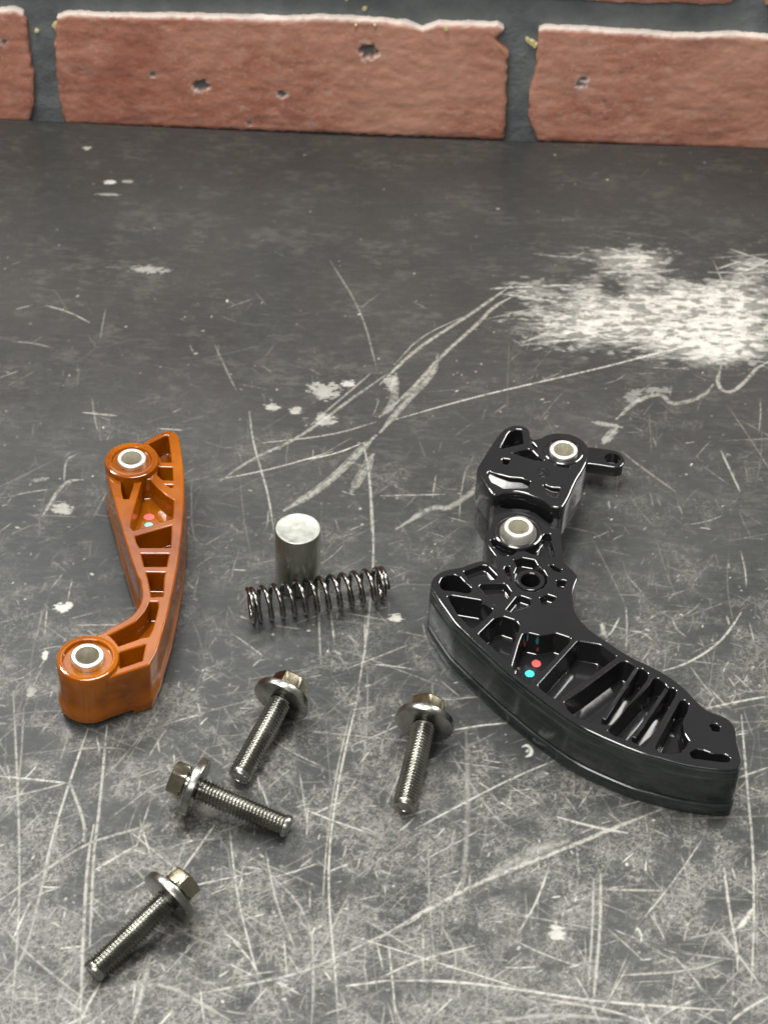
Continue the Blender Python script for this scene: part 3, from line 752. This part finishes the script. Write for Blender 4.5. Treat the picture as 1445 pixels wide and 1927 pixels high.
# ------------------------------------------------------------------ black chain tensioner
B1, B2, B3, B4, B5, B6, B7, B8 = (880, 790, 7.225), (1000, 790, 7.225), (880, 880, 6.02), (790, 1030, 6.88), (920, 1030, 7.225), (860, 1160, 6.02), (1040, 1180, 6.568), (1200, 1280, 6.88)
HC, HT = 22.0, 27.3
tens = empty('chain_tensioner', (0, 0, 0), 'glossy black plastic chain tensioner with curved ribbed shoe and two steel bushings', 'tensioner')
lower_arc = PT(B8, [(1322, 1095), (1285, 1145), (1200, 1162), (1000, 1152), (800, 1128), (600, 1092), (400, 1042), (200, 985), (0, 938)], HC) \
    + PT(B7, [(480, 1310), (240, 1168), (0, 1000)], HC) + PT(B6, [(870, 878), (700, 738), (550, 618), (440, 518), (300, 388), (180, 280), (80, 180)], HC) \
    + PT(B4, [(450, 985), (350, 840), (250, 700), (190, 605), (155, 545), (142, 500)], HC)
outC = PT(B4, [(145, 440), (190, 370), (280, 310), (400, 275), (520, 260), (640, 213), (760, 175), (880, 180), (960, 220), (1005, 285)], HC)
outC += PT(B5, [(95, 200), (95, 150)], HC)+PT(B3, [(310, 1005), (230, 900), (182, 815), (200, 740), (270, 640), (290, 540), (262, 460), (255, 380), (400, 300)], HC)
outC += PT(B3, [(1000, 300), (1070, 480), (1050, 600), (1045, 700), (1060, 850), (1075, 960)], HC)
outC += PT(B5, [(1005, 180), (1080, 255), (1160, 330), (1205, 395), (1205, 430), (1165, 520), (1140, 640), (1135, 740), (1150, 830), (1185, 915), (1260, 1015), (1350, 1100), (1445, 1180)], HC)
outC += PT(B7, [(600, 130), (700, 200), (850, 300), (1000, 388), (1150, 455), (1300, 530), (1440, 612)], HC)
outC += PT(B8, [(600, 100), (700, 210), (800, 312), (880, 383), (1000, 432), (1120, 472), (1200, 530), (1250, 605), (1268, 690), (1268, 770), (1290, 860), (1318, 960), (1332, 1040)], HC)
outC += lower_arc
outC = chaikin(dedupe(outC, .3), 1)
c_h = P(997.5, 1091, HC-.4); c_b = P(975.5, 990, HC+3.6)
D0 = PT(B5, [(325, 165), (450, 135), (620, 165), (660, 235), (745, 310), (800, 400), (800, 480), (750, 550), (650, 600), (560, 610), (450, 585), (370, 520), (335, 440), (335, 350), (370, 270)], HC)
pkC = [
 (PT(B4, [(250, 470), (280, 400), (350, 360), (450, 352), (510, 375), (570, 440), (660, 520), (675, 570), (620, 598), (480, 572), (310, 555), (265, 520)], HC), 12, .5),
 (PT(B4, [(560, 312), (790, 227), (870, 235), (1000, 370), (985, 410), (900, 425), (645, 428), (610, 390)], HC), 2.6, .8),
 (PT(B4, [(762, 505), (800, 472), (1090, 466), (1120, 488), (1190, 590), (1160, 640), (1020, 752), (960, 740)], HC), 2.9, .8),
 (PT(B4, [(350, 635), (400, 618), (790, 682), (940, 800), (935, 838), (705, 1048), (650, 1048), (480, 860)], HC), 8.8, .8),
 (PT(B6, [(425, 18), (520, -5), (670, 45), (712, 120), (600, 450), (560, 500), (235, 205)], HC), 9, .9),
 (PT(B6, [(745, 192), (800, 182), (940, 215), (1110, 185), (1290, 245), (1270, 300), (830, 760), (790, 765), (640, 630), (622, 570), (700, 300)], HC), 9.2, .9),
 (PT(B7, [(315, 168), (590, 217), (785, 358), (770, 385), (100, 885), (40, 895)], HC)+PT(B6, [(1000, 868), (905, 790), (1345, 300)], HC), 9.3, .9),
 (PT(B7, [(135, 925), (370, 770), (830, 425), (900, 418), (990, 470), (1045, 520), (1100, 508), (1180, 572), (1175, 640), (760, 1190), (690, 1215), (600, 1200), (480, 1180), (300, 1130), (180, 1020)], HC), 9.3, .9),
 (PT(B7, [(1235, 637), (1290, 622), (1375, 687)], HC)+PT(B8, [(385, 100), (440, 93), (500, 132), (490, 195), (130, 830), (60, 865), (-60, 800)], HC)+PT(B7, [(760, 1345), (668, 1285), (1190, 715)], HC), 9.3, .9),
 (PT(B8, [(540, 262), (595, 250), (662, 310), (640, 410), (578, 530), (600, 690), (672, 800), (560, 938), (420, 955), (270, 930), (212, 870), (500, 335)], HC), 9.3, .9),
 (PT(B8, [(915, 580), (950, 555), (1010, 560), (1065, 600), (1055, 670), (960, 655)], HC), 6, .4),
 (PT(B8, [(660, 930), (750, 882), (840, 902), (950, 945), (1120, 952), (1195, 1000), (1190, 1058), (1100, 1060), (1000, 1050), (850, 1030), (690, 1008)], HC), 8, .7),
 (D0, 4.0, .3, 1, [circle(c_h, 3.35, 32)]),
 (PT(B5, [(195, 300), (215, 252), (285, 250), (300, 330), (322, 470), (290, 470), (230, 370)], HC), 3.0, .4),
 (PT(B5, [(800, 240), (870, 233), (990, 298), (995, 350), (930, 335), (860, 310)], HC), 2.6, .4),
 (PT(B5, [(910, 445), (970, 432), (1050, 445), (1055, 490), (1030, 570), (915, 540)], HC), 2.9, .4),
 (PT(B5, [(680, 682), (790, 630), (910, 670), (915, 712), (840, 760), (705, 785)], HC), 2.9, .4),
 (PT(B5, [(368, 668), (430, 650), (565, 695), (578, 790), (500, 815), (300, 885), (222, 850)], HC), 2.9, .4),
 (PT(B3, [(250, 815), (300, 803), (400, 868), (480, 890), (570, 905), (582, 930), (520, 985), (440, 1008), (360, 985), (270, 890)], HC), 3.4, .6),
 (PT(B3, [(640, 908), (770, 862), (865, 745), (940, 742), (1002, 1000), (955, 1022), (740, 985), (640, 945)], HC), 3.4, .6),
 (PT(B3, [(352, 445), (420, 330), (930, 400), (972, 560), (965, 615), (925, 640), (870, 600), (770, 520), (680, 480), (560, 465), (450, 468)], HC), 9, .5),
]
pkC = [(clear(a[0], c_b, 8.3), *a[1:]) if k not in (14,) else a for k, a in enumerate(pkC)]
plate('shoe_body', outC, HC, 0.0, pkC, [circle(c_b, 5.4, 40)], M_BLACK, tens, bev=.5, prof=[(.1, 12)], grow=.30)
# upper bracket
outA = PT(B1, [(122, 660), (200, 530), (300, 370), (400, 220), (480, 130), (570, 80), (660, 65), (780, 80), (838, 130), (850, 235), (900, 262), (980, 250), (1060, 202), (1170, 172), (1300, 175)], HT)
outA += PT(B2, [(430, 172), (530, 190), (640, 230), (720, 290), (768, 365), (780, 450), (762, 560), (705, 680), (635, 785), (590, 870), (550, 960)], HT)
outA += PT(B3, [(1160, 310), (1095, 432), (1060, 458), (960, 450), (870, 377), (750, 325), (600, 276), (450, 272), (330, 308), (290, 312), (255, 285), (112, 70)], HT)
outA = chaikin(dedupe(outA, .3), 1)
c_a = P(1000+435/7.225, 790+400/7.225, HT+1.2)
ya = P(940, 900, HT)[1]
def slope(d0, tilt, yref): return lambda p: HT-d0+(p[1]-yref)*tilt
y1 = P(*(880+450/6.02, 880+60/6.02), HT)[1]; y2 = P(*(880+950/6.02, 880+190/6.02), HT)[1]
pkA = [
 (PT(B1, [(425, 385), (520, 200), (560, 152), (640, 118), (740, 122), (762, 180), (780, 325), (690, 350), (600, 368), (460, 402)], HT), 9, .5),
 (PT(B1, [(580, 450), (700, 402), (830, 385), (885, 412), (960, 490), (1055, 548), (1010, 575), (880, 548), (740, 505)], HT), 5, .5),
 (PT(B1, [(838, 300), (888, 298), (948, 365), (965, 440), (905, 400), (855, 345)], HT), 4, .3),
 (PT(B1, [(445, 545), (470, 515), (570, 525), (592, 570), (545, 622), (468, 612)], HT), 8, .5),
 (PT(B2, [(305, 592), (545, 604), (530, 665), (310, 628)], HT), 1.2, .3),
 (PT(B3, [(205, 70), (235, 28), (330, 60), (480, 100), (620, 110), (722, 150), (712, 205), (690, 238), (560, 240), (400, 245), (320, 200), (250, 165)], HT), slope(.9, .41, y1), .9),
 (PT(B3, [(840, 195), (880, 185), (960, 215), (1055, 220), (1050, 285), (1010, 345), (950, 330), (860, 270)], HT), slope(.9, .45, y2), .7),
]
xl = P(1035, 960, HT)[0]
legA = dedupe([(min(p[0], xl), p[1]) for p in ccw(dedupe(outA, .5))], .5)
plate('bracket_leg', offset(ccw(legA), .5), 14, 0.2, [], [], M_BLACK, tens, bev=.3)
plate('bracket', outA, HT, 13.0, pkA, [circle(c_a, 5.2, 40)], M_BLACK, tens, bev=.7, prof=[(.1, 20), (.15, 13.6)])
# hinge boss inside its trough, and the raised seats of the two bushings
lathe('pivot_boss', c_h, [(5.3, HC-4.2), (5.25, HC-.9), (5.0, HC-.5), (4.6, HC-.4), (3.75, HC-.4), (3.4, HC-.75), (3.35, HC-4.1)], M_BLACK, tens)
boss(c_b, 8.9, HC+1.0, HC-3.3, 5.45, tens, M_BLACK, 7.9, .7)
bushing(c_b, 5.35, 3.75, HC+3.6, tens, skirt=1.25)
boss(c_a, 7.6, HT+.45, HT-3.0, 5.25, tens, M_BLACK, 6.7, 1.0)
bushing(c_a, 5.2, 3.7, HT+1.4, tens)
# side tab with its eye
zt = 11.0
tab = PT(B2, [(640, 360), (800, 366), (900, 378), (1060, 398), (1160, 420), (1230, 470), (1262, 530), (1262, 580), (1235, 625), (1180, 650), (1090, 645), (900, 612), (640, 585)], zt)
eye = PT(B2, [(985, 520), (1010, 472), (1080, 450), (1160, 470), (1208, 520), (1200, 570), (1140, 600), (1050, 590), (1000, 560)], zt)
plate('tab', chaikin(tab, 1), zt, zt-4.6, [], [chaikin(eye, 1)], M_BLACK, tens, bev=.5)
# two ribs that fall away towards the wear face
for (fu_, fv_), (nu_, nv_) in (((1012, 548), (628, 1135)), ((1385, 795), (1000, 1360))):
    zf = HC-.5; f0 = Vector(P(B7[0]+fu_/B7[2], B7[1]+fv_/B7[2], zf)); zn = zf-5
    for _ in range(6):
        n0 = Vector(P(B7[0]+nu_/B7[2], B7[1]+nv_/B7[2], zn)); zn = zf-.335*(f0.y-n0.y)
    a_ = (n0-f0).normalized(); w_ = Vector((-a_.y, a_.x))*.72
    f0 = f0-a_*1.2; l = ccw([tuple(f0+w_), tuple(f0-w_), tuple(n0-w_), tuple(n0+w_)])
    l = round_corners(l, .3, 2); zt_ = lambda p, d=0.0: zf-.335*(f0.y-1.2*a_.y*-1-p[1])-d
    bm = bmesh.new()
    q1 = ring(bm, offset(l, .16), lambda p: zt_(p)); q2 = ring(bm, offset(l, .04), lambda p: zt_(p, .07)); q3 = ring(bm, l, lambda p: zt_(p, .25)); q4 = ring(bm, l, HC-9.4)
    bridge(bm, q1, q2); bridge(bm, q2, q3); bridge(bm, q3, q4); bm.faces.new(q1)
    bm_obj('rib', bm, M_BLACK, tens, 20)
# rubbed wear face along the outer curve
la = dedupe(lower_arc, .3)
for _ in range(2):
    o = [la[0]]
    for a, c in zip(la, la[1:]): o += [(a[0]*.75+c[0]*.25, a[1]*.75+c[1]*.25), (a[0]*.25+c[0]*.75, a[1]*.25+c[1]*.75)]
    la = o+[la[-1]]
la = dedupe(la, .4)
def nrm(i):
    a, c = la[max(0, i-1)], la[min(len(la)-1, i+1)]
    d = Vector((c[0]-a[0], c[1]-a[1])).normalized(); n = Vector((d.y, -d.x)); return n
ctr = P(1080, 1150, 0)
sg = 1 if nrm(len(la)//2).dot(Vector((la[len(la)//2][0]-ctr[0], la[len(la)//2][1]-ctr[1]))) > 0 else -1
prof = [(-1.3, 20.9), (.35, 21.1), (.55, 20.8), (.6, 18.2), (.95, 17.7), (1.0, 6.6), (.85, 6.2), (.35, 6.0), (.35, 5.3), (1.15, 4.9), (1.3, 4.4), (1.35, .5), (1.2, 0.05), (-1.3, .05)]
bm = bmesh.new(); rows = []
for i, p in enumerate(la):
    n = nrm(i)*sg; fade = min(1, i/5, (len(la)-1-i)/5)*.6+.4
    rows.append([bm.verts.new((p[0]+n.x*o*(fade if o > 0 else 1), p[1]+n.y*o*(fade if o > 0 else 1), z)) for o, z in prof])
for a, c in zip(rows, rows[1:]):
    for k in range(len(prof)-1): bm.faces.new((a[k], a[k+1], c[k+1], c[k]))
bm.faces.new(rows[0]); bm.faces.new(rows[-1][::-1])
bm_obj('wear_face', bm, M_SHOE, tens, 28)
dot(860+895/6.02, 1160+535/6.02, HC-9.2, 1.55, 1.7, M_RED, tens, 'red ink dot'); dot(860+820/6.02, 1160+650/6.02, HC-9.2, 1.6, 1.6, M_CYAN, tens, 'cyan ink dot')
# small moulded round emblem: raised ring with a mark inside
ec = P(1000+155/7.225, 790+712/7.225, HT)
bm = bmesh.new()
def tor(c, R, w, h, n=28):
    rs_ = [ring(bm, circle(c, R+o, n), HT+z) for o, z in ((-w, -.02), (-w*.5, h), (w*.5, h), (w, -.02))]
    for a, c2 in zip(rs_, rs_[1:]): bridge(bm, a, c2)
tor(ec, 2.2, .28, .22)
for k in range(3):
    a = math.radians(90+120*k); q = [(.25, 0), (1.5, -.28), (1.75, 0), (1.5, .28)]
    l = [(ec[0]+x*math.cos(a)-y*math.sin(a), ec[1]+x*math.sin(a)+y*math.cos(a)) for x, y in q]
    r1_ = ring(bm, l, HT+.2); r2_ = ring(bm, offset(ccw(l), -.08), HT-.02) if area(l) > 0 else ring(bm, offset(ccw(l), -.08)[::-1], HT-.02)
    bridge(bm, r1_, r2_); bm.faces.new(r1_)
bm_obj('emblem', bm, M_BLACK, tens)

# ------------------------------------------------------------------ steel plunger
cc = P(560.7, 994.3, 27); RP = 8.1
pl = empty('steel_plunger', (cc[0], cc[1], 0), 'plain steel cylinder standing upright behind the coil spring', 'cylinder')
lathe('barrel', (0, 0), [(.001, .02), (RP-.4, .02), (RP, .4), (RP, 26.5), (RP-.12, 26.85)], M_CYL, pl)
lathe('end_face', (0, 0), [(RP-.12, 26.85), (RP-.3, 27.0), (RP-1.0, 27.0), (RP-1.5, 26.93), (5.5, 26.85), (3.2, 26.78), (.001, 26.78)], M_CYLT, pl, sharp=12)

# ------------------------------------------------------------------ coil spring
sa, sb = P(465.5, 1142, 6.3), P(727, 1100, 6.3)
ax = Vector((sb[0]-sa[0], sb[1]-sa[1], 0)); SL = ax.length; ax.normalize(); ay = Vector((-ax.y, ax.x, 0)); az = Vector((0, 0, 1))
RS, RW = 5.9, .86
turns = 13.3; n = int(turns*44); bm = bmesh.new(); rings = []
def adv(t):     # closed ends, open middle
    e = 1.15
    pe, pm = 1.35, None
    pm = (SL-2*RW-2*e*pe)/(turns-2*e)
    if t < e: return t*pe
    if t > turns-e: return SL-2*RW-(turns-t)*pe
    return e*pe+(t-e)*pm
cen = []
for i in range(n+1):
    t = turns*i/n; a = 2*math.pi*t+.8
    cen.append(ax*(RW+adv(t))+ay*(RS*math.cos(a))+az*(RS*math.sin(a)+RS+RW))
for i, c in enumerate(cen):
    d = (cen[min(n, i+1)]-cen[max(0, i-1)]).normalized()
    rad = (c-(ax*c.dot(ax)+az*(RS+RW))); rad = (rad-d*rad.dot(d)).normalized(); bi = d.cross(rad)
    rings.append([bm.verts.new(c+rad*RW*math.cos(q*math.pi/5)+bi*RW*math.sin(q*math.pi/5)) for q in range(10)])
for a, b_ in zip(rings, rings[1:]): bridge(bm, a, b_)
bm.faces.new(rings[0][::-1]); bm.faces.new(rings[-1])
sp_ = bm_obj('coil_spring', bm, M_SPRING, None, 50); sp_.location = (sa[0]*S, sa[1]*S, 0)
sp_['label'] = 'dark steel coil spring lying in front of the upright cylinder'; sp_['category'] = 'spring'

# ------------------------------------------------------------------ bolts
LB, RWa, RT = 33.6, 10.0, 4.0
def shared():
    # head (local +X runs from the washer to the tip; washer mid-plane at x=0)
    def fin(bm, name, m, sharp=30):
        bmesh.ops.recalc_face_normals(bm, faces=bm.faces)
        for f in bm.faces: f.smooth = True
        for e in bm.edges:
            if len(e.link_faces) == 2 and e.calc_face_angle(0) > math.radians(sharp): e.smooth = False
        bmesh.ops.scale(bm, vec=(S, S, S), verts=bm.verts)
        me = bpy.data.meshes.new(name); bm.to_mesh(me); bm.free(); me.materials.append(m); return me
    def xr(bm, pts, x): return [bm.verts.new((x if not callable(x) else x(p), p[0], p[1])) for p in pts]
    bm = bmesh.new(); AF = 5.4; n = 48
    def hexr(s=1.0, cap=None):
        o = []
        for i in range(n):
            a = 2*math.pi*i/n; k = ((a+math.pi/6) % (math.pi/3))-math.pi/6
            r = AF/math.cos(k)*s
            if cap: r = min(r, cap)
            o.append((r*math.cos(a), r*math.sin(a)))
        return o
    x0, x1 = -3.2, -8.2
    rs_ = [xr(bm, hexr(1, 5.6), x0), xr(bm, hexr(1), x0-.45), xr(bm, hexr(1), x1+.75), xr(bm, hexr(.985, 5.85), x1+.35), xr(bm, hexr(.95, 5.45), x1+.08), xr(bm, hexr(.9, 5.0), x1)]
    for a, b_ in zip(rs_, rs_[1:]): bridge(bm, a, b_)
    rs2 = [xr(bm, circle((0, 0), 4.1, n), x1), xr(bm, circle((0, 0), 3.8, n), x1+.35)]
    bridge(bm, rs_[-1], rs2[0]); bridge(bm, rs2[0], rs2[1]); bm.faces.new(rs2[1]); bm.faces.new(rs_[0])
    head = fin(bm, 'head', M_HEAD)
    bm = bmesh.new()
    rs_ = [xr(bm, circle((0, 0), r, 32), x) for r, x in ((3.9, -3.4), (3.6, -2.9), (3.6, -.8))]
    for a, b_ in zip(rs_, rs_[1:]): bridge(bm, a, b_)
    neck = fin(bm, 'collar', M_THREAD)
    bm = bmesh.new()
    rs_ = [xr(bm, circle((0, 0), r, 72), x) for r, x in ((3.9, -1.4), (RWa-.5, -1.4), (RWa-.15, -1.25), (RWa, -.9), (RWa, 1.05), (RWa-.1, 1.3), (RWa-.4, 1.4), (3.9, 1.4))]
    for a, b_ in zip(rs_, rs_[1:]): bridge(bm, a, b_)
    bridge(bm, rs_[-1], rs_[0])
    wash = fin(bm, 'washer', M_WASH)
    # helical thread
    bm = bmesh.new(); K = 20; pit = 1.2; T = int((LB-1.6-.9)/pit)*K
    def rr(i, base):
        x = .9+pit*i/K; e = min(1, max(0, (LB-.6-x)/1.0)); s = min(1, max(0, (x-.9)/1.2))
        return base if base < 3.25 else 3.2+(base-3.2)*min(e, 1)*(.4+.6*s)
    cols = []
    for i in range(T+K+1):
        a = 2*math.pi*i/K; x = .7+pit*i/K
        col = []
        for f, r in ((0, 3.2), (.32, 3.65), (.5, RT), (.68, 3.65)):
            q = rr(i, r); col.append(bm.verts.new((min(x+f*pit, LB-.8), q*math.cos(a), q*math.sin(a))))
        cols.append(col)
    for i in range(T+K):
        for k in range(3): bm.faces.new((cols[i][k], cols[i+1][k], cols[i+1][k+1], cols[i][k+1]))
        if i+K+1 <= T+K: bm.faces.new((cols[i][3], cols[i+1][3], cols[i+1+K][0], cols[i+K][0]))
    rs_ = [xr(bm, circle((0, 0), r, 32), x) for r, x in ((3.25, -.8), (3.2, LB-2.2), (3.75, LB-1.8), (3.75, LB-.5), (3.4, LB), (2.2, LB+.05), (2.1, LB-.15))]
    for a, b_ in zip(rs_, rs_[1:]): bridge(bm, a, b_)
    bm.faces.new(rs_[-1])
    shank = fin(bm, 'threaded_shank', M_THREAD, 35)
    return head, neck, wash, shank
meshes = shared()
bolts = [((529, 1319), (451.5, 1461), 12, 'flange bolt between the spring and the middle bolt, head up to the right'),
         ((370.7, 1483), (541, 1557), 25, 'flange bolt in the middle, head to the left and thread pointing right'),
         ((800, 1355), (758.5, 1526), 2, 'flange bolt nearest the black tensioner, thread pointing down the picture'),
         ((323, 1688), (170, 1835), 40, 'flange bolt at the bottom left corner, nearest the viewer')]
al0 = math.asin((9.75-3.6)/LB)
first = None
for (wu, wv_), (tu, tv), spin, lab in bolts:
    cw = Vector((*P(wu, wv_, 9.75), 9.75)); ct = Vector((*P(tu, tv, 3.6), 3.6))
    print('BOLT L', (ct-cw).length)
    d = (ct-cw); d.z = 0; gl = d.length; d.normalize()
    cw = cw + d*(gl-LB*math.cos(al0))*.5
    d = (d*math.cos(al0)+Vector((0, 0, -math.sin(al0)))).normalized()
    y = Vector((0, 0, 1)).cross(d).normalized(); z = d.cross(y)
    z0 = RWa*math.cos(al0)+.9*math.sin(al0)
    M = Matrix(((d.x, y.x, z.x, cw.x*S), (d.y, y.y, z.y, cw.y*S), (d.z, y.z, z.z, z0*S), (0, 0, 0, 1))) @ Matrix.Rotation(math.radians(spin), 4, 'X')
    t = bpy.data.objects.new('flange_bolt', None); COL.objects.link(t); t.empty_display_size = .01
    t.matrix_world = M; t['label'] = lab; t['category'] = 'bolt'; t['group'] = 'steel flange bolts lying on the bench'
    if first is None:
        first = [link(nm, me_, None, t) for nm, me_ in zip(('head', 'collar', 'washer', 'threaded_shank'), meshes)]
    else:
        for src in first:
            c = src.copy(); COL.objects.link(c); c.parent = t
print('verts bench', len(co))
